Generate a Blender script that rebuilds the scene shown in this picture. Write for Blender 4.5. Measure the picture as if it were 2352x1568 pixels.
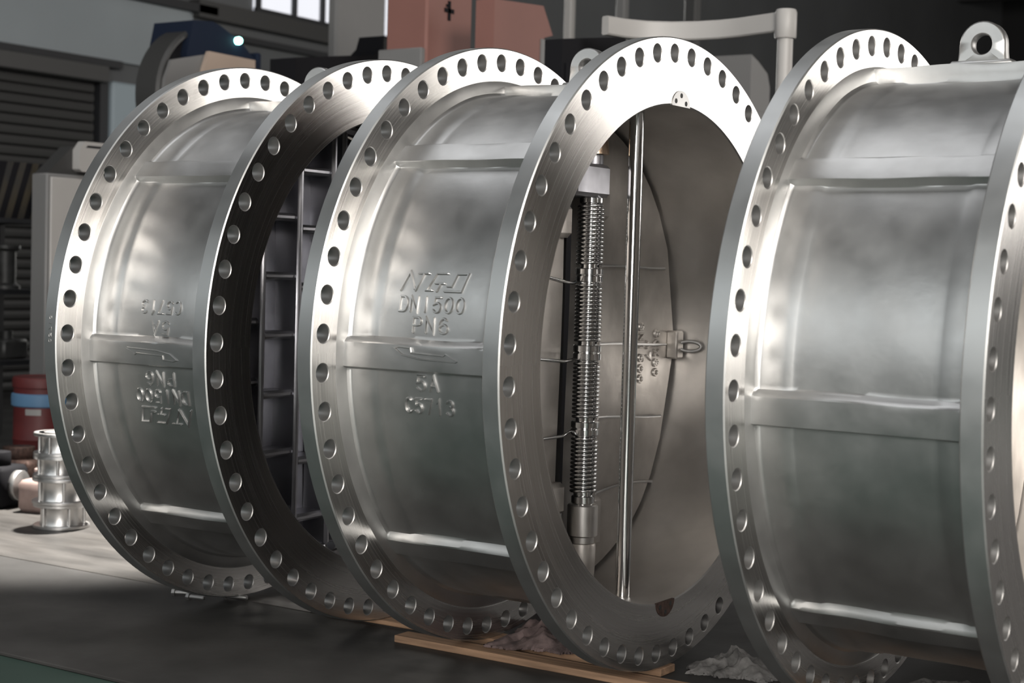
import bpy, math, random
from mathutils import Vector, Matrix
random.seed(7)
PI = math.pi
S = bpy.context.scene
for o in list(bpy.data.objects): bpy.data.objects.remove(o)
COL = S.collection

# ------------------------------------------------------------------ camera
cd = bpy.data.cameras.new('camera'); cam = bpy.data.objects.new('camera', cd); COL.objects.link(cam)
cd.sensor_width = 36; cd.lens = 36*3669.954/2352
R = Vector((0.834217, 0.550765, 0.027207)); U = Vector((-0.047154, 0.022090, 0.998643)); F = Vector((-0.549417, 0.834368, -0.044399))
m = Matrix((( R.x, U.x, -F.x, 2.4890), (R.y, U.y, -F.y, -4.1911), (R.z, U.z, -F.z, 0.9500+0.2372), (0, 0, 0, 1)))
cam.matrix_world = m
cd.dof.use_dof = True; cd.dof.focus_distance = 4.75; cd.dof.aperture_fstop = 3.6
cd.clip_end = 200
S.camera = cam
S.view_settings.view_transform = 'Standard'; S.view_settings.look = 'None'
S.view_settings.gamma = 1; S.view_settings.use_curve_mapping = False
S.view_settings.exposure = 0.0

# ------------------------------------------------------------------ world and hall daylight, with fill lamps added for bore and flange faces
w = bpy.data.worlds.new('sky'); S.world = w; w.use_nodes = True
w.node_tree.nodes['Background'].inputs[0].default_value = (.75, .82, .9, 1)
w.node_tree.nodes['Background'].inputs[1].default_value = .6

def area(name, loc, aim, sx, sy, power, col):
    l = bpy.data.lights.new(name, 'AREA'); l.shape = 'RECTANGLE'; l.size = sx; l.size_y = sy
    l.energy = power; l.color = col
    o = bpy.data.objects.new(name, l); COL.objects.link(o)
    o.location = loc; o.rotation_euler = (Vector(aim)-Vector(loc)).to_track_quat('-Z', 'Y').to_euler()
    return o
# (name, location, faces towards, width, height, watts, colour)
area('daylight_front_gable_window', (7.3, -4.2, 4.6), (0, -2.2, 3.0), 3.2, 2.4, 1080, (1.0, .94, .87))
area('daylight_rear_yard_door', (7.3, 13.6, 4.0), (0, 13.6, 4.0), 7.8, 4.2, 620, (1.0, .95, .90))
area('daylight_roof_skylight', (-2.2, -.4, 7.7), (-2.2, -.4, 0), 6.5, 2.4, 110, (.97, .98, 1.0))
area('daylight_side_windows', (-3.0, -9.4, 4.4), (-3.0, 0, 4.4), 12.0, 2.8, 205, (.94, .99, 1.0))
area('added_left_rear_fill', (-8.85, 12.2, 3.5), (0, 12.2, 3.5), 4.6, 4.4, 600, (1.0, .97, .93))  # unseen fill, added so the flange faces reflect brighter
area('added_bore_fill', (4.8, -9.4, 2.8), (4.8, 0, 2.8), 3.4, 3.6, 560, (1.0, .96, .91))  # unseen fill, added to light the open bore of the middle valve

# ------------------------------------------------------------------ materials
def mat(name, col, rough=.5, metal=0, noise=0, nscale=8, bump=0, bscale=60, bdist=.002, rnoise=0, aniso=0, radial=False, stretch=None, spec=None, emit=None, estr=0, col2=None):
    M = bpy.data.materials.new(name); M.use_nodes = True
    nt = M.node_tree; b = nt.nodes['Principled BSDF']
    b.inputs['Base Color'].default_value = (*col, 1); b.inputs['Roughness'].default_value = rough
    b.inputs['Metallic'].default_value = metal
    if spec is not None: b.inputs['Specular IOR Level'].default_value = spec
    if emit: b.inputs['Emission Color'].default_value = (*emit, 1); b.inputs['Emission Strength'].default_value = estr
    L = nt.links.new; N = nt.nodes.new
    tc = N('ShaderNodeTexCoord'); mp = N('ShaderNodeMapping'); L(tc.outputs['Object'], mp.inputs['Vector'])
    if stretch: mp.inputs['Scale'].default_value = stretch
    def nz(scale, detail=6, src=None):
        detail = 1.5 if src else detail
        n = N('ShaderNodeTexNoise'); n.inputs['Scale'].default_value = scale; n.inputs['Detail'].default_value = detail
        L(src or mp.outputs[0], n.inputs['Vector']); return n
    src = None
    if radial:   # turning marks: noise that is long around the axis and short across it
        sp = N('ShaderNodeSeparateXYZ'); L(tc.outputs['Object'], sp.inputs[0])
        sh = N('ShaderNodeMath'); sh.operation = 'SUBTRACT'; L(sp.outputs[2], sh.inputs[0]); sh.inputs[1].default_value = 0.0
        cb = N('ShaderNodeCombineXYZ'); L(sp.outputs[1], cb.inputs[0]); L(sh.outputs[0], cb.inputs[1])
        ln = N('ShaderNodeVectorMath'); ln.operation = 'LENGTH'; L(cb.outputs[0], ln.inputs[0])
        at = N('ShaderNodeMath'); at.operation = 'ARCTAN2'; L(sh.outputs[0], at.inputs[0]); L(sp.outputs[1], at.inputs[1])
        r2 = N('ShaderNodeMath'); r2.operation = 'MULTIPLY'; L(ln.outputs['Value'], r2.inputs[0]); r2.inputs[1].default_value = 260
        a2 = N('ShaderNodeMath'); a2.operation = 'MULTIPLY'; L(at.outputs[0], a2.inputs[0]); a2.inputs[1].default_value = .8
        c2 = N('ShaderNodeCombineXYZ'); L(r2.outputs[0], c2.inputs[0]); L(a2.outputs[0], c2.inputs[1]); L(sp.outputs[0], c2.inputs[2])
        src = c2.outputs[0]
    if noise or col2:
        n = nz(1.0 if src else nscale, 6, src)
        r = N('ShaderNodeValToRGB'); L(n.outputs['Fac'], r.inputs[0])
        c1 = col2 if col2 else tuple(max(0, c*(1-noise)) for c in col)
        c3 = col if col2 else tuple(min(1, c*(1+noise)) for c in col)
        r.color_ramp.elements[0].position = .32; r.color_ramp.elements[1].position = .68
        r.color_ramp.elements[0].color = (*c1, 1); r.color_ramp.elements[1].color = (*c3, 1)
        L(r.outputs[0], b.inputs['Base Color'])
    if rnoise:
        n = nz(1.0 if src else nscale*1.7, 5, src)
        mr = N('ShaderNodeMapRange'); mr.inputs[1].default_value = .3; mr.inputs[2].default_value = .7
        mr.inputs[3].default_value = max(.03, rough-rnoise); mr.inputs[4].default_value = rough+rnoise
        L(n.outputs['Fac'], mr.inputs[0]); L(mr.outputs[0], b.inputs['Roughness'])
    if bump:
        n = nz(1.0 if src else bscale, 5, src)
        bp = N('ShaderNodeBump'); bp.inputs['Strength'].default_value = bump; bp.inputs['Distance'].default_value = bdist
        L(n.outputs['Fac'], bp.inputs['Height']); L(bp.outputs[0], b.inputs['Normal'])
    if aniso:
        b.inputs['Anisotropic'].default_value = aniso
        tg = N('ShaderNodeTangent'); tg.direction_type = 'RADIAL'; tg.axis = 'X'
        L(tg.outputs[0], b.inputs['Tangent'])
    return M
M = {}
M['cast'] = mat('cast_steel', (.53, .53, .525), .42, 1, noise=.09, nscale=7, rnoise=.035, bump=.22, bscale=38, bdist=.0016)
M['cast_in'] = mat('cast_steel_bore', (.66, .64, .62), .40, 1, noise=.14, nscale=4, rnoise=.07, bump=.15, bscale=16, bdist=.004)
M['turned'] = mat('turned_steel_face', (.57, .555, .54), .25, 1, noise=.09, nscale=3, rnoise=.035, bump=.10, bdist=.001, radial=True, aniso=.5)
M['rim'] = mat('turned_steel_rim', (.50, .51, .51), .45, 1, noise=.06, nscale=6, rnoise=.04)
M['bore'] = mat('drilled_steel', (.42, .415, .41), .5, 1, rnoise=.04)
M['polish'] = mat('polished_steel', (.72, .72, .72), .12, 1)
M['spring'] = mat('spring_steel', (.62, .62, .62), .2, 1)
M['plate'] = mat('cast_disc_plate', (.55, .52, .49), .45, .85, noise=.16, nscale=7, rnoise=.08, bump=.3, bscale=14, bdist=.006)
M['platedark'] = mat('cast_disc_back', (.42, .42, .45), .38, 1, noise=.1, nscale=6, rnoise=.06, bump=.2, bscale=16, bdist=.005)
M['gap_shade'] = mat('shaded_gap_bar', (.10, .10, .10), .6, .6)  # dark colour carries the shade in the gap between the plates
M['bronze'] = mat('bronze_bush', (.60, .45, .33), .3, 1)
M['rust'] = mat('rusted_plug', (.09, .055, .045), .6, .6, noise=.4, nscale=60)
M['hole'] = mat('black_recess', (.02, .02, .02), .6)
M['slab'] = mat('floor_plate_steel', (.040, .039, .038), .6, 0, noise=.35, nscale=2.2, rnoise=.1, bump=.25, bscale=7, bdist=.006, spec=.25)
M['slab2'] = mat('dusty_shadow_streaked_plate', (.050, .047, .044), .5, 0, noise=.55, nscale=2.4, stretch=(.7, 2.6, 1), rnoise=.12, bump=.25, bscale=7, bdist=.006, spec=.35)  # dusty tone; the stretched noise stands for shadow stripes on the floor
M['green'] = mat('green_floor_paint', (.030, .055, .045), .5, 0, noise=.12, nscale=3)
M['wood'] = mat('raw_pine', (.34, .21, .13), .75, 0, noise=.35, nscale=6, stretch=(.6, 9, 9), bump=.3, bscale=14, bdist=.002)
M['rag'] = mat('grey_rag_cloth', (.17, .165, .16), .95, 0, noise=.5, nscale=22, bump=.5, bscale=90, bdist=.004)
M['ragp'] = mat('pink_grey_rag_cloth', (.15, .11, .105), .95, 0, noise=.5, nscale=22, bump=.5, bscale=90, bdist=.004)
M['wall'] = mat('grey_wall_panel', (.10, .105, .11), .8, 0, noise=.1, nscale=.7)
M['wallband'] = mat('pale_wall_band', (.26, .29, .31), .75, 0, noise=.06, nscale=.7)
M['dark'] = mat('dark_steelwork', (.018, .019, .022), .6)
M['ceil'] = mat('dark_roof_sheet', (.022, .022, .023), .8)
M['beam'] = mat('roof_beam_paint', (.05, .05, .05), .7)
M['slat'] = mat('roller_door_slats', (.055, .055, .055), .5, .3)
M['door_post'] = mat('pale_blue_post', (.30, .36, .40), .6)
M['orange'] = mat('salmon_machine_paint', (.215, .10, .083), .6, 0, noise=.06, nscale=2)
M['mgrey'] = mat('grey_machine_paint', (.17, .17, .17), .5, 0, noise=.04, nscale=2)
M['white'] = mat('white_machine_paint', (.40, .39, .38), .45, 0, noise=.04, nscale=3)
M['cream'] = mat('beige_machine_cover', (.42, .33, .27), .6)
M['blackp'] = mat('black_machine_paint', (.010, .010, .012), .8, spec=.12)
M['navy'] = mat('navy_motor_cover', (.012, .018, .035), .7, spec=.12)
M['red'] = mat('maroon_drum_paint', (.13, .022, .022), .5, 0, noise=.15, nscale=8)
M['blue'] = mat('blue_plastic_band', (.13, .27, .45), .5)
M['small'] = mat('small_valve_steel', (.72, .71, .70), .36, 1, rnoise=.06, nscale=20)
M['lampg'] = mat('green_indicator', (.3, .9, .8), .3, emit=(.35, 1, .88), estr=9)
M['glass'] = mat('bright_window_pane', (.8, .82, .86), .3, emit=(.80, .82, .90), estr=.72)
M['lampw'] = mat('added_lamp_glow', (.9, .9, .85), .3, emit=(1, .93, .82), estr=4)

# ------------------------------------------------------------------ mesh helpers
class MB:
    def __init__(s): s.v = []; s.f = []; s.m = []
    def add(s, vs, fs, mi=0):
        b = len(s.v); s.v += [tuple(v) for v in vs]; s.f += [tuple(b+i for i in f) for f in fs]; s.m += [mi]*len(fs)
    def box(s, x0, y0, z0, x1, y1, z1, mi=0, c=0):
        # box with chamfered edges when c > 0
        if c <= 0:
            vs = [(x0,y0,z0),(x1,y0,z0),(x1,y1,z0),(x0,y1,z0),(x0,y0,z1),(x1,y0,z1),(x1,y1,z1),(x0,y1,z1)]
            s.add(vs, [(3,2,1,0),(4,5,6,7),(0,1,5,4),(1,2,6,5),(2,3,7,6),(3,0,4,7)], mi); return
        c = min(c, (x1-x0)*.45, (y1-y0)*.45, (z1-z0)*.45)
        def ring(z, i): return [(x0+i,y0+c,z),(x0+c,y0+i,z),(x1-c,y0+i,z),(x1-i,y0+c,z),(x1-i,y1-c,z),(x1-c,y1-i,z),(x0+c,y1-i,z),(x0+i,y1-c,z)]
        def ring2(z):
            return [(x0+c,y0+c,z),(x0+c,y0+c,z),(x1-c,y0+c,z),(x1-c,y0+c,z),(x1-c,y1-c,z),(x1-c,y1-c,z),(x0+c,y1-c,z),(x0+c,y1-c,z)]
        rs = [ring2(z0), ring(z0+c, 0), ring(z1-c, 0), ring2(z1)]
        vs = [v for r in rs for v in r]; fs = []
        for k in range(3):
            for i in range(8):
                j = (i+1) % 8; fs.append((k*8+i, k*8+j, k*8+8+j, k*8+8+i))
        fs.append(tuple(range(7, -1, -1))); fs.append(tuple(range(24, 32)))
        s.add(vs, fs, mi)
    def prism(s, poly, a, b, axis='x', mi=0):
        # poly: 2D outline; extruded from a to b along the axis
        n = len(poly)
        def P(u, v, t): return {'x': (t, u, v), 'y': (u, t, v), 'z': (u, v, t)}[axis]
        vs = [P(u, v, a) for u, v in poly]+[P(u, v, b) for u, v in poly]
        fs = [(i, (i+1) % n, n+(i+1) % n, n+i) for i in range(n)]
        s.add(vs, fs+[tuple(range(n-1, -1, -1)), tuple(range(n, 2*n))], mi)
    def lathe(s, prof, c=(0, 0, 0), axis='z', n=32, mi=0, closed=False):
        # prof: list of (radius, height)
        vs = []; fs = []
        for r, h in prof:
            for i in range(n):
                a = 2*PI*i/n; u, v = r*math.cos(a), r*math.sin(a)
                p = {'z': (u, v, h), 'x': (h, u, v), 'y': (u, h, v)}[axis]
                vs.append((c[0]+p[0], c[1]+p[1], c[2]+p[2]))
        m_ = len(prof)
        for k in range(m_-1 if not closed else m_):
            k2 = (k+1) % m_
            for i in range(n):
                j = (i+1) % n; fs.append((k*n+i, k*n+j, k2*n+j, k2*n+i))
        s.add(vs, fs, mi)
    def cyl(s, c, r, h0, h1, axis='z', n=32, mi=0, ch=.002):
        ch = min(ch, r*.4, abs(h1-h0)*.4)
        s.lathe([(0.0001, h0), (r-ch, h0), (r, h0+ch), (r, h1-ch), (r-ch, h1), (0.0001, h1)], c, axis, n, mi)
    def tube(s, pts, r, n=10, mi=0, closed=False):
        pts = [Vector(p) for p in pts]; m_ = len(pts); vs = []; fs = []; up = None
        for k, p in enumerate(pts):
            if closed: t = (pts[(k+1) % m_]-pts[k-1]).normalized()
            else: t = (pts[min(k+1, m_-1)]-pts[max(k-1, 0)]).normalized()
            if up is None:
                up = Vector((0, 0, 1)) if abs(t.z) < .9 else Vector((1, 0, 0))
            a = (up-t*up.dot(t)).normalized(); up = a; b = t.cross(a)
            rr = r[k] if isinstance(r, (list, tuple)) else r
            for i in range(n):
                q = 2*PI*i/n; vs.append(p+a*(rr*math.cos(q))+b*(rr*math.sin(q)))
        for k in range(m_ if closed else m_-1):
            k2 = (k+1) % m_
            for i in range(n):
                j = (i+1) % n; fs.append((k*n+i, k*n+j, k2*n+j, k2*n+i))
        if not closed: fs += [tuple(range(n-1, -1, -1)), tuple((m_-1)*n+i for i in range(n))]
        s.add(vs, fs, mi)
    def strokes(s, polys, wd, ht, fn, mi=0):
        # raised bead along 2D polylines, laid on a surface by fn(u, v, height)
        prof = [(-1, -.25), (-.86, .45), (-.38, .95), (.38, .95), (.86, .45), (1, -.25)]
        for pl in polys:
            closed = pl[0] == pl[-1] and len(pl) > 3
            q = pl[:-1] if closed else pl
            q = [Vector(p) for p in q]; m_ = len(q); vs = []; fs = []
            rows = []
            for k in range(m_):
                if closed: d1 = (q[k]-q[k-1]); d2 = (q[(k+1) % m_]-q[k])
                else: d1 = q[k]-q[max(k-1, 0)]; d2 = q[min(k+1, m_-1)]-q[k]
                if d1.length < 1e-9: d1 = d2
                if d2.length < 1e-9: d2 = d1
                d1.normalize(); d2.normalize()
                t = (d1+d2)
                t = t.normalized() if t.length > 1e-6 else d1
                nr = Vector((-t.y, t.x)); k_ = 1/max(.45, abs(nr.dot(Vector((-d1.y, d1.x)))))
                off = Vector((0, 0))
                rows.append((q[k], nr*k_))
            if not closed:   # rounded-off ends
                d = (q[1]-q[0]).normalized()*wd*.5; rows.insert(0, (q[0]-d, rows[0][1]*.35))
                d = (q[-1]-q[-2]).normalized()*wd*.5; rows.append((q[-1]+d, rows[-1][1]*.35))
            for idx, (p, nr) in enumerate(rows):
                end = (not closed) and idx in (0, len(rows)-1)
                for a, h in prof:
                    pp = p+nr*a*wd*.5; vs.append(fn(pp.x, pp.y, h*ht*(.4 if end else 1)))
            n = len(prof); R_ = len(rows)
            for k in range(R_ if closed else R_-1):
                k2 = (k+1) % R_
                for i in range(n-1): fs.append((k*n+i, k*n+i+1, k2*n+i+1, k2*n+i))
            if not closed: fs += [tuple(range(n)), tuple((R_-1)*n+i for i in range(n-1, -1, -1))]
            s.add(vs, fs, mi)
    def build(s, name, mats, parent=None, smooth=None, loc=None):
        me = bpy.data.meshes.new(name); me.from_pydata(s.v, [], s.f)
        for mm in (mats if isinstance(mats, (list, tuple)) else [mats]): me.materials.append(mm)
        for p, mi in zip(me.polygons, s.m): p.material_index = mi
        import bmesh
        bm = bmesh.new(); bm.from_mesh(me)
        bmesh.ops.recalc_face_normals(bm, faces=bm.faces)
        if smooth is not None:
            th = math.radians(smooth)
            for f in bm.faces: f.smooth = True
            for e in bm.edges:
                if len(e.link_faces) == 2 and e.calc_face_angle(0) > th: e.smooth = False
        bm.to_mesh(me); bm.free()
        o = bpy.data.objects.new(name, me); COL.objects.link(o)
        if parent: o.parent = parent
        if loc: o.location = loc
        return o
def tag(o, label=None, cat=None, group=None, kind=None):
    if label: o['label'] = label
    if cat: o['category'] = cat
    if group: o['group'] = group
    if kind: o['kind'] = kind
    return o
def thing(name, label, cat, loc=(0, 0, 0), rz=0, group=None):
    o = bpy.data.objects.new(name, None); COL.objects.link(o); o.empty_display_size = .2
    o.location = loc; o.rotation_euler = (0, 0, rz); return tag(o, label, cat, group)

# ------------------------------------------------------------------ stroke alphabet (unit height, width about .6)
def arc(cx, cy, rx, ry, a0, a1, n=10):
    return [(cx+rx*math.cos(math.radians(a0+(a1-a0)*i/n)), cy+ry*math.sin(math.radians(a0+(a1-a0)*i/n))) for i in range(n+1)]
G = {
 'D': [[(0, 0), (0, 1), (.25, 1)]+arc(.25, .5, .33, .5, 80, -80, 8)+[(.25, 0), (0, 0)]],
 'N': [[(0, 0), (0, 1), (.5, 0), (.5, 1)]],
 '1': [[(.12, .8), (.25, 1), (.25, 0)]],
 'I': [[(.25, 1), (.25, 0)]],
 '5': [[(.52, 1), (.08, 1), (.04, .55)]+arc(.25, .32, .27, .32, 100, -150, 10)],
 '0': [arc(.28, .5, .28, .5, 90, 450, 16)],
 'P': [[(0, 0), (0, 1), (.28, 1)]+arc(.28, .74, .22, .26, 90, -90, 7)+[(0, .48)]],
 '6': [arc(.28, .5, .27, .5, 50, 180, 7)+arc(.28, .3, .27, .3, 180, 540, 12)],
 'A': [[(0, 0), (.27, 1), (.54, 0)], [(.1, .35), (.44, .35)]],
 'C': [arc(.3, .5, .28, .5, 50, 310, 12)],
 '7': [[(0, 1), (.5, 1), (.2, 0)]],
 '3': [arc(.24, .74, .24, .26, 150, -80, 8)+arc(.24, .27, .27, .27, 80, -150, 9)],
 '8': [arc(.28, .75, .22, .25, -90, 270, 12), arc(.28, .25, .27, .25, 90, 450, 12)],
 'S': [arc(.28, .74, .24, .26, 40, 270, 8)+arc(.28, .26, .26, .26, 90, -140, 8)],
 'M': [[(0, 0), (0, 1), (.28, .4), (.56, 1), (.56, 0)]],
 'X': [[(0, 0), (.5, 1)], [(0, 1), (.5, 0)]],
}
def word(txt, x0, x1, yc, h, gap=.3):
    # polylines of a word spread between x0 and x1, centred on height yc
    n = len(txt); adv = (x1-x0)/(n-gap*.0) ; wch = adv*.66
    out = []
    for i, ch in enumerate(txt):
        if ch == ' ': continue
        xs = x0+adv*i+adv*.12
        for pl in G[ch]: out.append([(xs+u/.56*wch, yc-h/2+v*h) for u, v in pl])
    return out
def maker_mark(x0, x1, yc, h):
    # slanted lettering: N with T, hooked G with inner t, open box D
    def q(u, v): return (x0+(x1-x0)*u, yc-h/2+h*v)
    P_ = [[(0, 0), (.105, 1), (.215, .06)], [(.235, .95), (.40, .95)], [(.325, .95), (.23, 0)],
          [(.69, .97), (.52, .97), (.40, .03), (.485, .03)], [(.52, .42), (.66, .42)], [(.605, .42), (.555, 0)],
          [(.705, .28), (.775, .28), (.835, .95), (1.0, .97), (.93, .0), (.675, .0)]]
    return [[q(*p) for p in pl] for pl in P_]

# ------------------------------------------------------------------ one dual plate check valve
RO, RBORE, RBC, RHOLE, NB = .9255, .731, .8795, .0255, 52
XO, XI = .328, .276     # outer and inner face of each flange, from the middle of the body
def flange_mesh(sgn, H, phase):
    """ring plate with 52 drilled holes; x from sgn*XI to sgn*XO"""
    mb = MB(); r1, r2 = .838, RO; n = 7; xa, xb = sgn*XI, sgn*XO; ch = .0035; hc = .0022
    def P(x, r, a): return (x, -r*math.cos(a), H+r*math.sin(a))
    step = 2*PI/NB
    for x, side in ((xa, -1), (xb, 1)):
        xin = x-side*sgn*hc
        for k in range(NB):
            ac = phase+step*k
            # square boundary around the hole, 4*n points, listed anticlockwise in (angle, radius)
            B = []
            a0, a1 = ac-step/2, ac+step/2
            for i in range(n): B.append((a0+(a1-a0)*i/n, r1))
            for i in range(n): B.append((a1, r1+(r2-ch-r1)*i/n))
            for i in range(n): B.append((a1-(a1-a0)*i/n, r2-ch))
            for i in range(n): B.append((a0, r2-ch-(r2-ch-r1)*i/n))
            hcx, hcy = -RBC*math.cos(ac), RBC*math.sin(ac)
            vs = []; nn = len(B)
            for a, r in B: vs.append(P(x, r, a))
            dirs = []
            for a, r in B:
                dy, dz = -r*math.cos(a)-hcx, r*math.sin(a)-hcy; l = math.hypot(dy, dz); dirs.append((dy/l, dz/l))
            for dy, dz in dirs: vs.append((x, hcx+dy*(RHOLE+hc), H+hcy+dz*(RHOLE+hc)))
            for dy, dz in dirs: vs.append((xin, hcx+dy*RHOLE, H+hcy+dz*RHOLE))
            fs = [(i, (i+1) % nn, nn+(i+1) % nn, nn+i) for i in range(nn)]
            mb.add(vs, fs, 0)
            mb.add(vs[nn:], fs, 2)
            if side == 1:
                vs2 = [(xin, hcx+dy*RHOLE, H+hcy+dz*RHOLE) for dy, dz in dirs]
                xo = xa+sgn*hc
                vs2 += [(xo, hcx+dy*RHOLE, H+hcy+dz*RHOLE) for dy, dz in dirs]
                mb.add(vs2, fs, 2)
    m = NB*n
    def ring(prof, mi):
        vs = [P(x, r, phase-step/2+2*PI*i/m) for x, r in prof for i in range(m)]
        fs = [(k*m+i, k*m+(i+1) % m, (k+1)*m+(i+1) % m, (k+1)*m+i) for k in range(len(prof)-1) for i in range(m)]
        mb.add(vs, fs, mi)
    # sealing face: fine step, then plain to the bore
    ring([(xb, r1), (xb, .80), (xb, RBORE+.004)], 0)
    ring([(xb, RBORE+.004), (xb-sgn*.004, RBORE)], 2)
    ring([(xb-sgn*.004, RBORE), (xa, RBORE)], 4)
    # body side: machined to .822, then the rougher cast annulus running down to the body
    ring([(xa, r1), (xa, .8235)], 0)
    ring([(xa, .8235), (xa+sgn*.0012, .8225), (xa+sgn*.0006, .8215), (xa-sgn*.004, .800), (xa-sgn*.008, .784), (xa-sgn*.010, .770), (xa-sgn*.008, .740)], 3)
    # rim
    ring([(xa, r2-ch), (xa+sgn*ch, r2), (xb-sgn*ch, r2), (xb, r2-ch)], 1)
    return mb
def body_mesh(H, roll, ribr, ribtop, seed, inner=.7345):
    """cast barrel with eight lengthwise ribs"""
    rnd = random.Random(seed); ph = [rnd.uniform(0, 6.28) for _ in range(12)]
    angs = []
    offs = [-4.2, -3.5, -3.2, -3.05, -2.9, -2.75, -2.6, -2.4, -1.2, 0, 1.2, 1.9, 2.2, 2.5, 2.8, 3.1, 3.4, 3.7, 4.2]
    for k in range(8):
        angs += [k*45+o for o in offs]+[k*45+4.2+i*(45-8.4)/22 for i in range(1, 22)]
    xs = [-.2765, -.2755, -.272, -.268, -.266, -.264, -.261, -.258, -.255, -.25, -.24, -.225, -.21, -.19, -.178, -.17, -.16]
    xs = xs+[-.15+i*.3/26 for i in range(27)]+[-x for x in xs[::-1]]
    def sm(t): t = max(0, min(1, t)); return t*t*(3-2*t)
    def rad(x, a, ax):
        e = .2765-abs(x)            # distance from the flange
        r = .7715+.0045*sm(1-(e-.085)/.02)   # end bands stand slightly proud of the middle
        r += .009*max(0, 1-max(0, e-.0085)/.012)**2
        d = ((a+22.5) % 45)-22.5; ki = int(((a+22.5) % 360)//45)
        wv = .10*math.sin(x*17+ph[ki])
        amp = (ribtop if ki == 2 else ribr)-r
        w = sm((3.65+wv-d)/1.5) if d > 0 else sm((3.15+wv*.4+d)/.55)
        if amp > 0: r += amp*w*(1+.03*math.sin(x*23+ph[(ki+3) % 8]))
        ar = math.radians(a)
        r += .0009*math.sin(3*ar+ph[8]+x*9)+.0006*math.sin(9*ar+ph[9]-x*16)+.0004*math.sin(23*ar+x*31+ph[10])
        return r
    mb = MB(); n = len(angs); vs = []
    for x in xs:
        for a in angs:
            r = rad(x, a % 360, x); t = math.radians(a)+roll
            vs.append((x, -r*math.cos(t), H+r*math.sin(t)))
    fs = [(k*n+i, k*n+(i+1) % n, (k+1)*n+(i+1) % n, (k+1)*n+i) for k in range(len(xs)-1) for i in range(n)]
    mb.add(vs, fs, 0)
    # inner wall
    mb.lathe([(RBORE, -.2765), (RBORE, -.20), (inner, -.17), (inner, .20), (RBORE, .2765)], (0, 0, H), 'x', 192, 1)
    return mb
def valve(label, x, y, yaw, H, roll_deg, ribr, seed, flip=False, lug_x=.01):
    root = thing('check_valve', label, 'valve', (x-.026*math.cos(yaw), y-.026*math.sin(yaw), 0), yaw)
    roll = math.radians(roll_deg); phase = PI/2+PI/NB+roll
    # local z origin of the round meshes is the valve axis, so that turning marks run about it
    def ax(o): o.location = (0, 0, H); return o
    bo = ax(body_mesh(0, roll, .7965, ribr, seed).build('body', [M['cast'], M['cast_in']], root, 24))
    for sgn in (-1, 1):
        ax(flange_mesh(sgn, 0, phase).build('flange', [M['turned'], M['rim'], M['bore'], M['cast'], M['cast_in']], root, 28))
    # lifting eye on the top rib
    lug = MB(); ys = -ribr*math.cos(PI/2+roll); zt = ribr*math.sin(PI/2+roll)
    hz = zt+.048; T = .02; nn = 32; ro = .060; rh = .0265
    outer = []
    for i in range(nn):
        a = -PI/2+2*PI*i/nn; u, v = math.cos(a), math.sin(a)
        if v >= 0: pu, pv = ro*u, ro*v
        else:
            k = -v; pu = (ro+.022*k**2.2)*(1 if u > 0 else -1)*min(1, abs(u)*1.9); pv = -.064*min(1, k*1.5)
        outer.append((lug_x+pu, hz+pv))
    inner_ = [(lug_x+rh*math.cos(-PI/2+2*PI*i/nn), hz+rh*math.sin(-PI/2+2*PI*i/nn)) for i in range(nn)]
    def shr(p, k): return (lug_x+(p[0]-lug_x)*k, hz+(p[1]-hz)*k)
    rings = [[(p[0], ys-T, p[1]) for p in [shr(q, .93) for q in outer]], [(p[0], ys-T+.005, p[1]) for p in outer],
             [(p[0], ys+T-.005, p[1]) for p in outer], [(p[0], ys+T, p[1]) for p in [shr(q, .93) for q in outer]],
             [(p[0], ys+T, p[1]) for p in [shr(q, 1.10) for q in inner_]], [(p[0], ys+T-.005, p[1]) for p in inner_],
             [(p[0], ys-T+.005, p[1]) for p in inner_], [(p[0], ys-T, p[1]) for p in [shr(q, 1.10) for q in inner_]]]
    vs = [v for r in rings for v in r]; K = len(rings)
    lug.add(vs, [(k*nn+i, k*nn+(i+1) % nn, ((k+1) % K)*nn+(i+1) % nn, ((k+1) % K)*nn+i) for k in range(K) for i in range(nn)])
    # welded foot
    lug.box(lug_x-.085, ys-.031, zt-.012, lug_x+.085, ys+.031, zt+.006, 0, .012)
    ax(lug.build('lifting_lug', M['cast'], root, 50))
    return root
def on_body(rr, roll, flip):
    s = -1 if flip else 1
    def fn(u, v, h):   # u along the valve, v = arc length round it
        a = s*v/rr+roll; r = rr+h
        return (s*u, -r*math.cos(a), r*math.sin(a))
    return fn
def lettering(root, H, roll_deg, flip, arrow_r):
    roll = math.radians(roll_deg); mb = MB(); fn = on_body(.7722, roll, flip); d = .775*PI/180
    s0 = .026
    mb.strokes(maker_mark(-.138+s0, .076+s0, 14.6*d, .050), .0072, .0058, fn)
    mb.strokes(word('DNI500', -.138+s0, .084+s0, 10.0*d, .040), .0066, .0058, fn)
    mb.strokes(word('PN6', -.088+s0, .040+s0, 5.9*d, .040), .0066, .0058, fn)
    o = mb.build('raised_lettering', M['cast'], root, 40); o.location = (0, 0, H); mb = MB()
    mb.strokes(word('5A', -.070+s0, .014+s0, -5.6*d, .039), .0066, .0058, fn)
    mb.strokes(word('C5713', -.112+s0, .060+s0, -10.2*d, .039), .0066, .0058, fn)
    o = mb.build('raised_lettering', M['cast'], root, 40); o.location = (0, 0, H)
    ar = MB(); fa = on_body(arrow_r, roll, flip)
    k = .00135
    pts = [(0, 8), (11, 11), (39, 9), (41, 0), (116, -3), (121, 1), (147, -12), (143, -14), (58, -11), (20, -5), (0, 8)]
    ar.strokes([[(-.124+s0+p[0]*k*1.05, p[1]*k+.006) for p in pts]], .0046, .0045, fa)
    o = ar.build('flow_arrow', M['cast'], root, 40); o.location = (0, 0, H)

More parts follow.
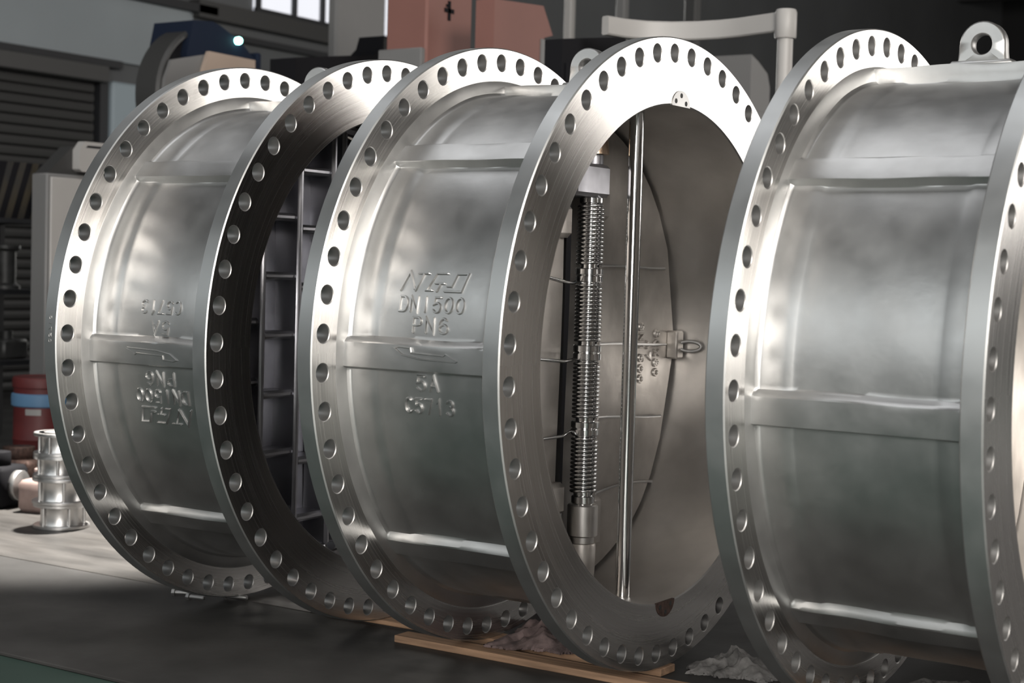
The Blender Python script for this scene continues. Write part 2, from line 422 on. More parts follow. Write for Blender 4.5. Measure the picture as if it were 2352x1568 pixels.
H1, H2, H3 = .9406, .95, .9459
V1 = valve('leftmost of the three big stainless flanged valves, its cast lettering upside down', -1.0555, .0246, .0323, H1, -2.3, .808, 3)
V2 = valve('middle big stainless flanged valve, open bore with springs and a polished rod inside', 0, 0, 0, H2, 0.0, .807, 5)
V3 = valve('rightmost big stainless flanged valve, plain body without lettering, cut by the frame edge', 1.2046, .0656, -.0247, H3, -5.1, .819, 9)
lettering(V2, H2, 0.4, False, .7967)
lettering(V1, H1, -2.3, True, .7967)

def at(o, H): o.location = (0, 0, H); return o
# ---- internals of the middle valve (x measured from the middle of the body)
o26 = .026
def half_plate(side, xh, xr, r, yin, thick, mbm=None):
    """half-round plate, hinge edge at yin, tilted back towards its rim; side=+1 far half, -1 near half"""
    mb = mbm or MB(); nA, nR = 40, 14
    def surf(y, z):
        t = (abs(y)-yin)/(r-yin); return xh+(xr-xh)*max(0, t)+.004*math.sin(y*9+z*5)
    rows = []
    for j in range(nR+1):
        y = yin+(r-yin)*(1-math.cos(PI/2*j/nR)) if j else yin
        y = min(y, r*.9995); zz = math.sqrt(max(0, r*r-y*y))
        rows.append([(y, zz*(2*i/nA-1)) for i in range(nA+1)])
    rows.append([(r*.99995, .012*(2*i/nA-1)) for i in range(nA+1)])
    vs = []; W = nA+1
    for off in (0, -thick):
        for row in rows:
            for yy, zz in row:
                vs.append((surf(yy, zz)+off, side*yy, zz))
    n = len(rows)*W; fs = []
    for L_ in (0, n):
        for j in range(len(rows)-1):
            for i in range(nA): fs.append((L_+j*W+i, L_+j*W+i+1, L_+(j+1)*W+i+1, L_+(j+1)*W+i))
    for i in range(nA): fs.append((i, i+1, n+i+1, n+i)); q = (len(rows)-1)*W; fs.append((q+i, q+i+1, n+q+i+1, n+q+i))
    for j in range(len(rows)-1):
        fs.append((j*W, (j+1)*W, n+(j+1)*W, n+j*W)); fs.append((j*W+nA, (j+1)*W+nA, n+(j+1)*W+nA, n+j*W+nA))
    mb.add(vs, fs); return mb
far = at(half_plate(1, -.045+o26, -.080+o26, .722, .045, .05).build('disc_plate', M['plate'], V2, 30), H2)
near = at(half_plate(-1, -.045+o26, -.080+o26, .722, .078, .05).build('disc_plate', M['plate'], V2, 30), H2)
for z0, z1 in ((.40, .50), (-.62, -.46)):
    hg = MB(); hg.box(-.062+o26, .05, z0, -.010+o26, .15, z1, 0, .014); at(hg.build('hinge_lug', M['plate'], far, 40), 0)
for z0, z1 in ((.34, .44), (-.50, -.40)):
    hg = MB(); hg.box(-.062+o26, -.16, z0, -.018+o26, -.06, z1, 0, .014); at(hg.build('hinge_lug', M['plate'], near, 40), 0)
# illegible raised foundry marks on the far plate
fm = MB()
def onplate(u, v, h):   # text turned to read down the plate: u -> -z, v -> y
    y = .515+v; t = (y-.045)/(.722-.045); x = -.045-.035*t+.004*math.sin(y*9-u*5)
    return (x+o26+h, y, -u)
fm.strokes(word('8CX80', -.052, .112, .075, .034), .0085, .007, onplate)
fm.strokes(word('SN1500', -.078, .13, -.045, .034), .0085, .007, onplate)
fm.strokes(word('A7', -.02, .06, .015, .03), .0085, .007, onplate)
at(fm.build('raised_mark', M['plate'], far, 40), 0)
# stop block and eye bolt on the rim of the far plate
sb = MB(); sb.box(-.082+o26, .672, -.05, -.038+o26, .722, .046, 0, .006)
at(sb.build('stop_block', M['plate'], far, 40), 0)
eb = MB(); ring_pts = [(-.012+o26+.040*math.cos(a), .712+.010*math.cos(a), -.006+.017*math.sin(a)) for a in [2*PI*i/24 for i in range(24)]]
eb.tube(ring_pts, .0062, 8, closed=True); eb.tube([(-.06+o26, .70, -.006), (-.048+o26, .703, -.006)], .010, 10)
at(eb.build('eye_bolt', M['bore'], far, 50), 0)
# hinge pin with its four springs, collars and end supports
sh = MB(); sh.cyl((.005+o26, 0, 0), .030, -.70, .70, 'z', 32)
shaft = at(sh.build('hinge_pin', M['polish'], V2, 30), H2)
def zpx(py): return .139-(py-700)*.001333
for (a, b) in ((470, 615), (650, 790), (828, 965), (1000, 1136)):
    z1, z0 = zpx(a), zpx(b); L_ = z1-z0; turns = round(L_/.0127); pts = []
    for i in range(turns*20+1):
        t = 2*PI*i/20; pts.append((.005+o26+.0375*math.cos(t), .0375*math.sin(t), z0+.005+(L_-.01)*i/(turns*20)))
    sp = MB(); sp.tube(pts, .0052, 7)
    at(sp.build('torsion_spring', M['spring'], shaft, 60), 0)
for (a, b, r) in ((455, 470, .036), (616, 632, .0435), (633, 649, .0425), (791, 808, .0435), (809, 827, .0435), (966, 982, .0435), (983, 999, .043), (1137, 1156, .036)):
    co = MB(); co.cyl((.005+o26, 0, 0), r, zpx(b), zpx(a), 'z', 40, 0, .003)
    at(co.build('spring_collar', M['polish'], shaft, 30), 0)
lg = MB(); lg.cyl((.005+o26, 0, 0), .047, zpx(1231), zpx(1157), 'z', 40, 0, .004); lg.cyl((.005+o26, 0, 0), .037, zpx(1247), zpx(1229), 'z', 40, 0)
at(lg.build('shaft_bushing', M['cast_in'], shaft, 30), 0)
lg = MB(); lg.lathe([(.038, zpx(1330)-.05), (.042, zpx(1300)), (.043, zpx(1252)), (.041, zpx(1247)), (.0001, zpx(1247))], (.005+o26, 0, 0), 'z', 40)
at(lg.build('shaft_support', M['plate'], shaft, 30), 0)
up = MB(); up.box(-.075+o26, -.16, zpx(455), .047+o26, .043, zpx(382), 0, .010)
up.cyl((.005+o26, 0, 0), .033, zpx(382), zpx(358), 'z', 32)
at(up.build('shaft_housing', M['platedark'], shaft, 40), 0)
ub = MB(); ub.lathe([(.0001, zpx(358)), (.050, zpx(358)), (.046, zpx(330)), (.040, .69)], (.005+o26, 0, 0), 'z', 32)
at(ub.build('shaft_bushing', M['bronze'], shaft, 30), 0)
# spring arms resting on the plates
for y0, y1, z, zb in ((.03, .616, .255, .261), (.03, .640, .012, .004), (.03, .618, -.217, -.239), (.03, .571, -.470, -.462)):
    wr = MB(); pts = []
    for i in range(13):
        t = i/12; yy = y0+(y1-y0)*t; pts.append((-.030-.036*t+o26, yy, z+(zb-z)*t+(.018*math.sin(t*PI) if z < -.4 else .004*math.sin(t*5))))
    wr.tube(pts, .0045, 8); at(wr.build('spring_arm', M['spring'], shaft, 60), 0)
for y0, y1, z, zb in ((-.02, -.34, .204, .226), (-.02, -.36, -.031, -.022), (-.02, -.33, -.250, -.262)):
    wr = MB(); pts = [(.0+o26-.03, y0, z+.004), (-.028+o26, -.045, z), (-.034+o26, -.07, (z*.6+zb*.4)-.006), (-.05+o26, (y0+y1)/2, zb-.002), (-.058+o26, y1, zb)]
    wr.tube(pts, .005, 8); at(wr.build('spring_arm', M['spring'], shaft, 60), 0)
cp = MB(); cp.box(-.20+o26, -.11, -.715, -.13+o26, .09, .715, 0, .01)  # added behind the gap between the plates to keep it dark
at(cp.build('seat_bar', M['gap_shade'], V2, 30), H2)
# polished stop rod in front
rd = MB(); rd.cyl((.153+o26, 0, 0), .0225, -.735, .742, 'z', 40)
at(rd.build('stop_rod', M['polish'], V2, 30), H2)
# retainer pads at the bore edge, top and bottom
def pad(zs, mt):
    mb = MB(); pts = []
    for i in range(17):
        a = PI*i/16; pts.append((.056*math.cos(a), .728+.046*math.sin(a)))
    mb.prism([(u-.008, v*zs) for u, v in pts], XO-.006, XO+.0022, 'x'); mb.m = [0]*len(mb.f)
    for (u, v) in ((-.033, .742), (.0, .760), (.030, .739)):
        mb.cyl((0, u-.008, v*zs), .0072, XO+.001, XO+.0032, 'x', 14, 1, .0004)
    return mb
at(pad(1, 0).build('retainer_plug', [M['cast'], M['hole']], V2, 30), H2)
at(pad(-1, 0).build('retainer_plug', [M['rust'], M['hole']], V2, 30), H2)

# ---- ribbed backs of the plates in the left valve, seen through its mouth
def grid_plate(side):
    mb = MB(); xb, xf = -.045+o26, .055+o26; r = .715
    half_plate(side, xb, xb, r, .02, .03, mb)
    cols = [.015, .19, .37, .55]
    for c in cols:
        zz = math.sqrt(r*r-c*c)-.01
        mb.box(xb-.01, min(side*c, side*(c+.026)), -zz, xf, max(side*c, side*(c+.026)), zz, 0, .009)
    for ci, c0 in enumerate([.015, .19, .37, .55]):
        c1 = (cols+[.70])[ci+1]; off = (.015 if ci != 2 else .06) if ci != 0 else -.02
        for k in range(-4, 5):
            z = off+k*.193
            if (max(abs(z), 0)+.03)**2+(c1)**2 > r*r: 
                cm = math.sqrt(max(0, r*r-(abs(z)+.02)**2))
                if cm < c0+.05: continue
                ce = min(c1, cm)
            else: ce = c1
            mb.box(xb-.01, min(side*c0, side*ce), z-.013, xf-.012, max(side*c0, side*ce), z+.013, 0, .009)
        # shallow wedge in each cell column
    for c in (.115, .29, .47):
        zz = math.sqrt(r*r-c*c)-.03
        mb.box(xb-.01, min(side*c, side*(c+.012)), -zz, xb+.022, max(side*c, side*(c+.012)), zz, 0, .005)
    # rounded rim
    pts = [(xf-.03, side*r*math.cos(a), r*math.sin(a)) for a in [(-1+2*i/40)*PI/2*.975 for i in range(41)]]
    mb.tube(pts, .02, 8)
    return mb
for sd in (-1, 1):
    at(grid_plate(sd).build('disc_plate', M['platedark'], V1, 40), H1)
    at(half_plate(sd, -.045+o26, -.080+o26, .722, .02, .05).build('disc_plate', M['plate'], V3, 30), H3)

# stamped numbers on the rim of the left valve's far flange: tiny punched dashes
st = MB()
def onrim(u, v, h): a = math.radians(2.0)+u/RO; return (-.328+.026+v, -(RO+h)*math.cos(a), (RO+h)*math.sin(a))
st.strokes(word('C5713', -.045, .045, 0, .010), .0022, .0008, onrim)
at(st.build('stamped_number', M['bore'], V1, 40), H1)

# ------------------------------------------------------------------ planks, rags, bolts under the valves
def plank(label, x0, x1, y0, y1, h, rz=0):
    mb = MB(); mb.box(-(x1-x0)/2, -(y1-y0)/2, 0, (x1-x0)/2, (y1-y0)/2, h, 0, .002)
    o = mb.build('wooden_plank', M['wood'], None, None, ((x0+x1)/2, (y0+y1)/2, 0)); o.rotation_euler.z = rz
    return tag(o, label, 'plank', 'planks under the valves')
plank('long pale wooden plank on the floor in front of the middle valve, nearest the camera', -.565, .92, -.187, -.112, .022)
plank('wooden plank lying under the bottom edge of the middle valve', -.50, .31, -.035, .055, .0235)
plank('short wooden plank under the right flange of the leftmost valve', -.98, -.56, -.02, .10, .0145, .02)
plank('wooden plank under the rightmost valve', .78, 1.62, .04, .16, .0195, .02)

def rag(label, cx, cy, w, d, h, mt, seed, rz=0, base=0.0):
    rnd = random.Random(seed); n = 56; mb = MB(); vs = []
    ph = [rnd.uniform(0, 6.28) for _ in range(8)]
    for layer in (1, 0):
        for j in range(n+1):
            for i in range(n+1):
                u, v = 2*i/n-1, 2*j/n-1
                e = max(abs(u), abs(v)); ang = math.atan2(v, u)
                kk = 1+.12*math.sin(3*ang+ph[0])+.09*math.sin(5*ang+ph[1])+.05*math.sin(13*ang+ph[2])+(.05*rnd.uniform(-1, 1) if e > .93 else 0)
                x, y = u*w/2*kk, v*d/2*kk; f_ = (1-e**3)
                def rg(t): return (1-abs(math.sin(t)))**1.6
                z = h*f_*(.22+.42*rg(2.3*u+1.1*v+ph[3]+.5*math.sin(3*v+ph[6]))+.34*rg(4.1*v-1.7*u+ph[4]+.6*math.sin(4*u+ph[7]))+.16*rg(8*u+5*v+ph[5])+.07*math.sin(19*u-13*v+ph[6]))
                z = max(z, 0)+.006+rnd.uniform(0, .0015)
                vs.append((x, y, (z if layer else 0.0)+base))
    W = n+1; N_ = W*W; fs = []
    for L_ in (0, N_):
        for j in range(n):
            for i in range(n): fs.append((L_+j*W+i, L_+j*W+i+1, L_+(j+1)*W+i+1, L_+(j+1)*W+i))
    for i in range(n):
        fs += [(i, i+1, N_+i+1, N_+i), (n*W+i, n*W+i+1, N_+n*W+i+1, N_+n*W+i), (i*W, (i+1)*W, N_+(i+1)*W, N_+i*W), (i*W+n, (i+1)*W+n, N_+(i+1)*W+n, N_+i*W+n)]
    mb.add(vs, fs)
    o = mb.build('cleaning_rag', mt, None, 60, (cx, cy, 0)); o.rotation_euler.z = rz
    return tag(o, label, 'rag', 'rags on the floor')
rag('crumpled pinkish grey rag under the middle valve, behind the pale plank', -.13, .06, .27, .30, .062, M['ragp'], 4, .2, .0236)
rag('torn grey rag on the floor between the middle and right valves', (.450), .20, .23, .25, .055, M['rag'], 11, .15, .0)
rag('pale rag at the bottom edge below the rightmost valve', 1.07, .25, .22, .20, .035, M['rag'], 17, .1, .02)
def bolt(label, x, y, rz, L_=.07):
    t = thing('loose_bolt', label, 'bolt', (x, y, .012), rz, 'bolts under the left valve')
    h = MB(); h.prism([(.0135*math.cos(PI/3*i), .0135*math.sin(PI/3*i)) for i in range(6)], 0, .011, 'x'); h.build('head', M['bore'], t)
    s_ = MB(); s_.cyl((0, 0, 0), .0075, .011, L_, 'x', 14); s_.build('shank', M['bore'], t, 30)
bolt('loose bolt on the floor below the left valve, leftmost of three', -1.60, -.135, .5)
bolt('loose bolt below the left valve, middle of three', -1.51, -.15, .2)
bolt('loose bolt below the left valve, nearest its flange', -1.42, -.06, .3, .09)

# ------------------------------------------------------------------ small valves in stacks on the floor
def small_valve(label, x, y, z, r, h, rz=0, knob=False, group='small valves stacked on the floor'):
    t = thing('small_valve', label, 'valve', (x, y, z), rz, group)
    f = .014
    b = MB(); b.lathe([(r*.60, 0), (r*.82, 0), (r*.74, .022), (r*.74, h-.022), (r*.82, h), (r*.60, h)], (0, 0, 0), 'z', 40, 0, True)
    for k in range(5):
        a = 2*PI*k/5+.9; cx, cy = r*.80*math.cos(a), r*.80*math.sin(a); b.cyl((cx, cy, 0), r*.055, .005, h-.005, 'z', 10)
    b.build('body', M['small'], t, 40)
    for z0 in (0, h-f):
        q = MB(); q.lathe([(r*.58, z0), (r-.002, z0), (r, z0+.002), (r, z0+f-.002), (r-.002, z0+f), (r*.58, z0+f)], (0, 0, 0), 'z', 48, 0, True)
        q.build('flange', M['small'], t, 40)
    if knob:
        q = MB(); q.lathe([(.0001, h), (r*.2, h), (r*.2, h+.01), (r*.13, h+.02), (r*.17, h+.035), (r*.10, h+.05), (.0001, h+.052)], (-.052, -.034, 0), 'z', 20)
        q.lathe([(.0001, h-.012), (r*.62, h-.012), (r*.62, h+.001), (.0001, h+.001)], (0, 0, 0), 'z', 32)
        q.build('plug', M['small'], t, 40)
    return t
sx, sy = -3.03, .60
zz = 0
for r, h, lb, kn in ((.122, .108, 'small polished steel valve at the bottom of the stack beside the left big valve', False),
                 (.128, .114, 'small polished steel valve second from the bottom of the stack', False),
                 (.120, .096, 'small polished steel valve third from the bottom of the stack', False),
                 (.118, .100, 'small polished steel valve topmost of the stack, with a round knob', True)):
    small_valve(lb, sx-(.0 if h != .114 else -.004)-zz*.03, sy, zz, r, h, zz*9, kn); zz += h+.0005
zz = 0
for r, h, lb in ((.10, .13, 'small steel valve at the bottom of the stack at the left frame edge'), (.105, .12, 'small steel valve in the middle of the stack at the left frame edge'), (.095, .10, 'small steel valve on top of the stack at the left frame edge')):
    small_valve(lb, -3.40, .42, zz, r, h, zz*7); zz += h+.0005
small_valve('small steel valve half hidden behind the flange of the left big valve', -2.80, .78, 0, .085, .08)
def lump(label, x, y, z, sx_, sy_, sz_, mt, name='gearbox_casting'):
    t = thing(name, label, 'casting', (x, y, z), .3)
    b = MB(); b.box(-sx_/2, -sy_/2, 0, sx_/2, sy_/2, sz_*.75, 0, .02); b.cyl((0, 0, 0), sx_*.3, sz_*.7, sz_, 'z', 20); b.build('housing', mt, t, 50)
    c_ = MB(); c_.cyl((0, 0, sz_*.4), sz_*.28, sx_/2-.002, sx_/2+.03, 'x', 20); c_.build('boss', M['bore'], t, 50)
M['pinkc'] = mat('pinkish_primer', (.30, .22, .20), .6, 0, noise=.2, nscale=12)
lump('pinkish primed casting on the floor behind the small valve stack', -3.42, .86, 0, .22, .2, .20, M['pinkc'])
lump('dark casting on the floor between the two small valve stacks', -3.72, .80, 0, .22, .22, .26, M['blackp'])
lump('rust brown casting on the floor in front of the maroon drum', -3.95, 1.12, 0, .26, .22, .24, M['rust'])

# maroon drum with a blue band
dr = thing('steel_drum', 'maroon drum with a blue band and pale label standing on the floor', 'drum', (-4.38, 1.63, 0), .0)
b = MB(); b.lathe([(.0001, 0), (.154, 0), (.158, .012), (.152, .025), (.152, .20), (.157, .21), (.152, .22), (.152, .42), (.159, .43), (.152, .44), (.152, .50)], (0, 0, 0), 'z', 48); b.build('body', M['red'], dr, 30)
b = MB(); b.lathe([(.153, .385), (.163, .392), (.165, .43), (.163, .452), (.153, .458)], (0, 0, 0), 'z', 48); b.build('band', M['blue'], dr, 30)
b = MB(); b.lathe([(.152, .485), (.159, .49), (.159, .535), (.154, .545), (.14, .54), (.0001, .54)], (0, 0, 0), 'z', 48); b.build('lid', M['red'], dr, 30)
b = MB(); b.lathe([(.1525, .35), (.161, .352), (.161, .382), (.1525, .384)], (0, 0, 0), 'z', 48)
vs = []; 
lb = MB()
for z_ in (.345, .378):
    for i in range(9):
        a = math.radians(-75+i*4); lb.v.append((0.1545*math.cos(a), 0.1545*math.sin(a), z_))
lb.f = [(i, i+1, 9+i+1, 9+i) for i in range(8)]; lb.m = [0]*8
lb.build('label', M['white'], dr, 30)

# ------------------------------------------------------------------ machines behind
# white cabinet at the left
wc = thing('control_cabinet', 'pale grey machine cabinet standing behind the left valve', 'cabinet', (-4.76, 1.90, 0))
b = MB(); b.box(-.06, 0, 0, .07, .50, 1.665, 0, .008); b.build('body', M['mgrey'], wc, 40)
b = MB(); b.box(.0702, .02, .05, .085, .30, 1.645, 0, .004); b.build('door', M['white'], wc, 40)
b = MB(); b.box(.086, .20, 1.42, .11, .25, 1.56, 0, .004); b.build('handle', M['blackp'], wc, 40)
b = MB(); b.prism([(.02, 1.666), (.20, 1.83), (.50, 1.83), (.50, 1.666)], -.055, .05, 'x'); b.build('hood', M['slat'], wc, 40)
b = MB(); b.prism([(.20, 1.70), (.22, 1.685), (.46, 1.685), (.48, 1.70), (.48, 1.86), (.24, 1.86), (.20, 1.81)], .051, .11, 'x'); b.build('lamp_box', M['white'], wc, 40)
b = MB(); b.prism([(.245, 1.825), (.45, 1.825), (.45, 1.838), (.26, 1.838)], .1101, .112, 'x'); b.build('slot', M['blackp'], wc, 40)
# dark shelves with clutter at the far left
rk = thing('parts_rack', 'dark steel rack of tools and castings at the left edge', 'rack', (-6.2, 1.5, 0))
for yy in (0, 1.3):
    for xx in (0, .5):
        b = MB(); b.box(xx-.02, yy-.02, 0, xx+.02, yy+.02, 1.8); b.build('upright', M['dark'], rk)
for k, z_ in enumerate((.5, .95, 1.4)):
    b = MB(); b.box(.021, -.02, z_, .479, 1.32, z_+.03); b.build('shelf', M['dark'], rk)
M['grime'] = mat('oily_grey_steel', (.07, .07, .07), .5, .4, noise=.3, nscale=9)
CS = [(0, 2.38, .10, .26, 1, 'tall flanged casting on the lowest shelf of the dark rack, nearer the frame edge'), (0, 2.64, .10, .18, 0, 'square casting on the lowest shelf of the dark rack, nearer the grey cabinet'),
      (1, 2.37, .10, .20, 0, 'square casting on the middle rack shelf, nearer the frame edge'), (1, 2.63, .09, .28, 1, 'tall narrow flanged casting on the middle rack shelf, nearer the grey cabinet'),
      (2, 2.30, .09, .20, 1, 'flanged casting at the frame edge on the top rack shelf')]
for k, yy, r_, h_, rd_, lb_ in CS:
    q = MB()
    if rd_: q.lathe([(r_*.5, 0), (r_, 0), (r_, .02), (r_*.7, .04), (r_*.7, h_-.04), (r_, h_-.02), (r_, h_), (r_*.5, h_)], (0, 0, 0), 'z', 20, 0, True)
    else: q.box(-r_, -r_, 0, r_, r_, h_*.7, 0, .015); q.cyl((0, 0, 0), r_*.4, h_*.65, h_, 'z', 16)
    o = q.build('machined_casting', M['grime'], None, 40, (-5.93, yy, (.53, .98, 1.43)[k]+.0005))
    tag(o, lb_, 'casting', 'castings on the dark rack')
hz_ = thing('hazard_board', 'striped board leaning at the dark rack beside the grey cabinet', 'board', (-5.80, 2.42, 1.431))
M['stripe'] = mat('hazard_stripe', (.045, .036, .02), .7, col2=(.02, .02, .02), nscale=5, noise=0)
q = MB(); q.box(-.008, 0, 0, .008, .40, .36, 0, .002); q.build('board', M['blackp'], hz_)
for k in range(4):
    q = MB(); u = -.02+k*.1; q.prism([(max(u, 0), 0), (u+.05, 0), (min(u+.17, .4), .36), (u+.12, .36)], .008, .0095, 'x'); q.build('stripe', M['stripe'], hz_)
# big dark drum guard with navy motor
dm = thing('drum_machine', 'dark machine with a round drum guard, navy motor and green light', 'machine', (-4.75, 2.7, 0))
b = MB(); b.lathe([(.0001, -.22), (.41, -.22), (.44, -.19), (.44, -.02), (.425, 0), (.41, 0), (.40, -.03)], (.19, .35, 2.19), 'x', 64); b.lathe([(.40, -.03), (.0001, -.03)], (.19, .35, 2.19), 'x', 64, 1); b.build('drum_guard', [M['slat'], M['blackp']], dm, 30)
b = MB(); b.box(-.5, -.2, 0, -.22, .75, 1.5, 0, .02); b.build('base', M['slat'], dm, 40)
b = MB(); b.prism([(-.07, 0), (-.07, 2.14), (-.055, 2.27), (-.005, 2.39), (.27, 2.455), (.70, 2.44), (.74, 0)], .191, .215, 'x'); b.build('cover', M['mgrey'], dm, 40)
b = MB(); b.prism([(.12, 2.44), (.17, 2.65), (.34, 2.665), (.40, 2.65), (.58, 2.58), (.76, 2.45), (.72, 2.40), (.14, 2.40)], -.12, .214, 'x'); b.build('motor', M['navy'], dm, 40)
b = MB(); b.box(.10, .755, 2.0, .2, .80, 2.53, 0, .01); b.build('bracket', M['navy'], dm, 40)
b = MB(); b.prism([(.19, 1.9), (.235, 2.36), (.28, 2.475), (.69, 2.47), (.70, 1.9)], .2155, .245, 'x'); b.build('panel', M['cream'], dm, 40)
b = MB(); b.lathe([(.0001, 0), (.022, 0), (.024, .02), (.018, .034), (.0001, .038)], (0, 0, 0), 'x', 20)
b.build('indicator_light', M['lampg'], dm, 40, (.214, .55, 2.575))
# grey machine column with black cross slide
gc = thing('boring_machine', 'tall grey machine column with a black cross slide', 'machine', (-5.0, 4.77, 0))
b = MB(); b.box(-.09, 0, 0, 0, .57, 3.6, 0, .02); b.build('column', M['mgrey'], gc, 40)
b = MB(); b.prism([(-1.80, 0), (-.97, 0), (-.97, 2.64), (-1.00, 2.56), (-1.06, 2.51), (-1.80, 2.40)], 1.0, 1.2, 'x')
b.box(.0, .1, 0, 1.0, .4, .5); b.build('cross_slide', M['blackp'], gc, 40)
# salmon painted machine
om = thing('milling_machine', 'salmon pink painted machine tool with a black cross mark', 'machine', (-2.87, 3.0, 0))
b = MB(); b.box(-.29, 0, 0, 0, .44, 3.1, 0, .014); b.build('column', M['orange'], om, 40)
b = MB(); b.prism([(-.10, 0), (.40, 0), (.40, 2.49), (.49, 2.515), (.385, 2.665), (-.02, 2.635), (-.10, 2.63)], .40, .52, 'x'); b.build('head_cover', M['orange'], om, 40)
b = MB(); b.box(-.31, -.04, 0, -.005, -.001, 2.41, 0, .006); b.build('base_cover', M['mgrey'], om, 40)
b = MB(); b.box(.0, .0, 0, .40, .42, 2.33, 0, .01); b.build('carriage', M['orange'], om, 40)
b = MB(); b.box(.51, .36, 0, .53, .40, 2.48, 0, .003); b.build('edge_trim', M['mgrey'], om, 40)
b = MB(); b.box(0, -.012, -.055, .004, .012, .055); b.box(0, -.045, -.012, .004, .045, .012); b.box(0, -.03, .018, .004, -.008, .034)
b.build('cross_mark', M['blackp'], om, None, (.0015, .205, 2.645))
# black cabinet behind the middle valve
bc = thing('electrical_cabinet', 'black electrical cabinet standing behind the middle valve', 'cabinet', (-1.62, 2.42, 0))
b = MB(); b.prism([(0, 0), (.62, 0), (.62, 2.405), (0, 2.312)], -.10, 0, 'x'); b.build('body', M['blackp'], bc, 40)
b = MB(); b.box(.0005, .03, .1, .012, .59, 2.2, 0, .003); b.build('door', M['blackp'], bc, 40)
# white swing arm
sw = thing('swing_arm', 'white tubular post carrying a flat curved pendant arm', 'machine arm', (-.566, 2.665, 0))
b = MB(); b.cyl((0, 0, 0), .036, 0, 2.30, 'z', 32); b.cyl((0, 0, 0), .11, 0, .03, 'z', 32); b.build('post', M['white'], sw, 40)
b = MB(); b.lathe([(.0001, 2.285), (.046, 2.285), (.050, 2.292), (.050, 2.405), (.044, 2.418), (.0001, 2.42)], (0, 0, 0), 'z', 32); b.build('cap', M['white'], sw, 40)
pts = [(-.02, -.005), (-.12, .03), (-.27, .08), (-.38, .098), (-.50, .09), (-.62, .05), (-.72, -.02), (-.79, -.12), (-.82, -.24)]
b = MB(); vs = []; fs = []
for i, (x_, y_) in enumerate(pts):
    j0, j1 = max(i-1, 0), min(i+1, len(pts)-1); tx, ty = pts[j1][0]-pts[j0][0], pts[j1][1]-pts[j0][1]; l = math.hypot(tx, ty); nx, ny = -ty/l, tx/l
    for (s_, z_) in ((-.022, 2.315), (-.016, 2.308), (.016, 2.308), (.022, 2.315), (.022, 2.39), (.016, 2.397), (-.016, 2.397), (-.022, 2.39)):
        vs.append((x_+nx*s_, y_+ny*s_, z_+.010))
for k in range(len(pts)-1):
    for i in range(8): fs.append((k*8+i, k*8+(i+1) % 8, k*8+8+(i+1) % 8, k*8+8+i))
fs += [tuple(range(8)), tuple((len(pts)-1)*8+i for i in range(8))]
b.add(vs, fs); b.build('arm', M['white'], sw, 40)
# grey housing behind the arm
gh = thing('machine_housing', 'pale grey sloped machine housing behind the white swing arm', 'machine', (-1.97, 4.7, 0))
b = MB(); b.prism([(0, 0), (.28, 0), (.28, 2.36), (.24, 2.44), (.10, 2.50), (0, 2.53)], -.1, .28, 'x'); b.build('housing', M['mgrey'], gh, 40)
for k, yy in enumerate((.03, )):
    b = MB(); b.box(.281, yy, .4, .292, yy+.22, 2.2, 0, .003); b.build('door', M['mgrey'], gh, 40)
# steel posts far behind
for k, (x_, y_, mt, lb_, w_) in enumerate(((-4.33, 6.88, 'white', 'thin bright steel post far behind, beside the salmon machine', .035), (-3.98, 7.12, 'mgrey', 'grey steel post far behind, second from the salmon machine', .04), (-3.47, 7.36, 'slat', 'dark steel post far behind above the white arm', .05))):
    b = MB(); b.box(-w_, -w_, 0, w_, w_, 6.9, 0, .008); b.box(-.12, -.12, 0, .12, .12, .02)
    o = b.build('steel_post', M[mt], None, 40, (x_, y_, 0)); tag(o, lb_, 'post')

# ------------------------------------------------------------------ the hall
def struct(name, mb, mt, smooth=None):
    o = mb.build(name, mt, None, smooth); o['kind'] = 'structure'; return o
b = MB(); b.box(-9.3, -9.9, -.3, 7.9, 34, -.012); struct('floor', b, M['green'])
# steel floor plates laid on the painted floor, parallel to the valves
def slab(name, x0, x1, y0, y1, mt='slab'):
    b = MB(); b.box(x0, y0, -.0119, x1, y1, 0, 0, .003); o = b.build(name, M[mt]); o['kind'] = 'structure'; return o
slab('trim_1', -9, 3.2, -1.048, -.032)
slab('trim_2', -9, -1.05, -.026, 1.9, 'slab2')
slab('trim_12', -1.047, 3.2, -.026, 1.9)
slab('trim_3', 3.206, 7.6, -1.048, 1.9)
slab('trim_4', -9, 7.6, 1.906, 6)
b = MB(); b.box(-9.3, -9.9, 8.0, 7.9, 34, 8.3); ceil_ = struct('ceiling', b, M['ceil'])
# roof beams
for k in range(7):
    b = MB(); y0 = 9+k*3.6; b.box(-9, y0, 7.35, 7.6, y0+.35, 7.98); o = struct('trim_%d' % (20+k), b, M['beam'])
b = MB(); b.box(-9.3, -9.9, -.3, -9, 34, 8.3); struct('wall_left', b, M['wall'])
# pale band above the roller door, dark rail above it
b = MB(); b.box(-8.998, -9, 3.04, -8.95, 7.30, 3.64); struct('trim_5', b, M['wallband'])
b = MB(); b.box(-8.998, -9, 3.64, -8.86, 7.56, 3.72); struct('trim_6', b, M['dark'])
b = MB(); b.box(-8.998, -9, 2.97, -8.90, 6.35, 3.04); struct('trim_7', b, M['dark'])
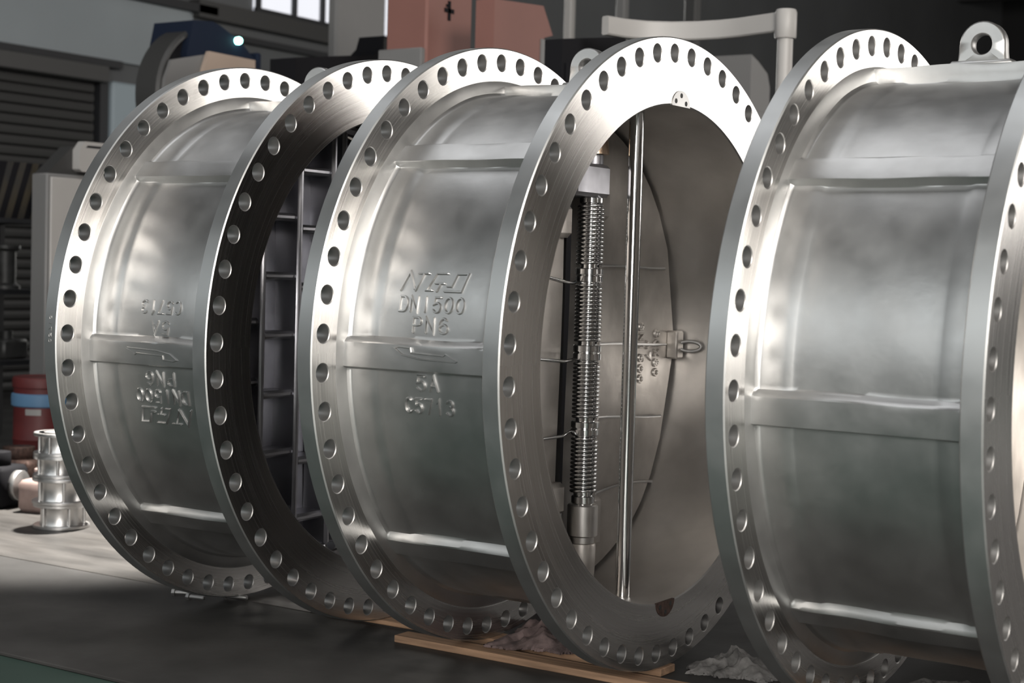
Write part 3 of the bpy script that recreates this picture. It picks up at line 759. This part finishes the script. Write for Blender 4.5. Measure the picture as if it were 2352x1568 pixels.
# roller door
b = MB(); zz = 0
while zz < 2.80:
    b.prism([(-8.99, zz), (-8.955, zz+.012), (-8.945, zz+.045), (-8.955, zz+.078), (-8.99, zz+.09)], -3, 6.05, 'y'); zz += .0905
o = struct('door_1', b, M['slat'], 30)
b = MB(); b.box(-8.998, -3.1, 2.81, -8.80, 6.10, 2.965, 0, .01); h_ = b.build('door_housing', M['slat'], o, 40)
b = MB(); b.box(-8.998, 6.08, 0, -8.90, 6.18, 2.85); struct('trim_8', b, M['dark'])
b = MB(); b.box(-8.998, 6.19, 0, -8.85, 6.62, 2.84, 0, .02); struct('trim_9', b, M['door_post'])
# window_1 with panes, high on the left wall
b = MB()
for yy in (8.24, 8.80, 9.26, 9.72, 10.3, 10.9): b.box(-8.995, yy-.025, 3.83, -8.93, yy+.025, 5.4)
for z_ in (3.80, 4.6, 5.4): b.box(-8.995, 8.2, z_-.03, -8.93, 11, z_+.03)
wn = struct('window_1', b, M['dark'])
b = MB(); b.box(-8.994, 8.2, 3.8, -8.975, 11, 5.4); b.build('pane', M['glass'], wn)
b = MB(); b.box(-8.998, 7.3, 3.60, -8.86, 11, 3.77); struct('trim_10', b, M['slat'])
b = MB(); b.box(-8.998, 7.3, 3.44, -8.90, 11, 3.50); struct('trim_11', b, M['dark'])
b = MB(); b.box(-9.3, 34, -.3, 7.9, 34.3, 8.3); struct('wall_back', b, M['ceil'])
b = MB(); b.box(7.6, -9.9, -.3, 7.9, 34, 8.3); struct('wall_right', b, M['wall'])
b = MB(); b.box(-9.3, -10.2, -.3, 7.9, -9.9, 8.3); struct('wall_front', b, M['wall'])

# unseen lamp, added to light the small valves and the floor left of the big ones
hl = thing('added_patch_lamp', 'unseen high bay lamp added to light the floor by the small valves', 'lamp', (-3.3, 2.0, 5.6))
b = MB(); b.lathe([(.04, .45), (.10, .40), (.22, .12), (.27, 0), (.26, 0), (.21, .12), (.09, .38)], (0, 0, 0), 'z', 40); b.build('shade', M['mgrey'], hl, 40)
b = MB(); b.lathe([(.0001, .30), (.05, .30), (.07, .22), (.05, .15), (.0001, .13)], (0, 0, 0), 'z', 24); b.build('bulb', M['lampw'], hl, 40)
b = MB(); b.tube([(0, 0, .42), (0, 0, 2.4)], .012, 8); b.build('cord', M['dark'], hl, 40)
sl = bpy.data.lights.new('added_patch_beam', 'SPOT'); sl.energy = 8500; sl.spot_size = math.radians(24); sl.spot_blend = .6; sl.shadow_soft_size = .12; sl.color = (1, .95, .88)
so = bpy.data.objects.new('added_patch_beam', sl); COL.objects.link(so); so.location = (-3.3, 2.0, 5.58)
so.rotation_euler = (Vector((-2.85, .62, 0))-Vector(so.location)).to_track_quat('-Z', 'Y').to_euler()
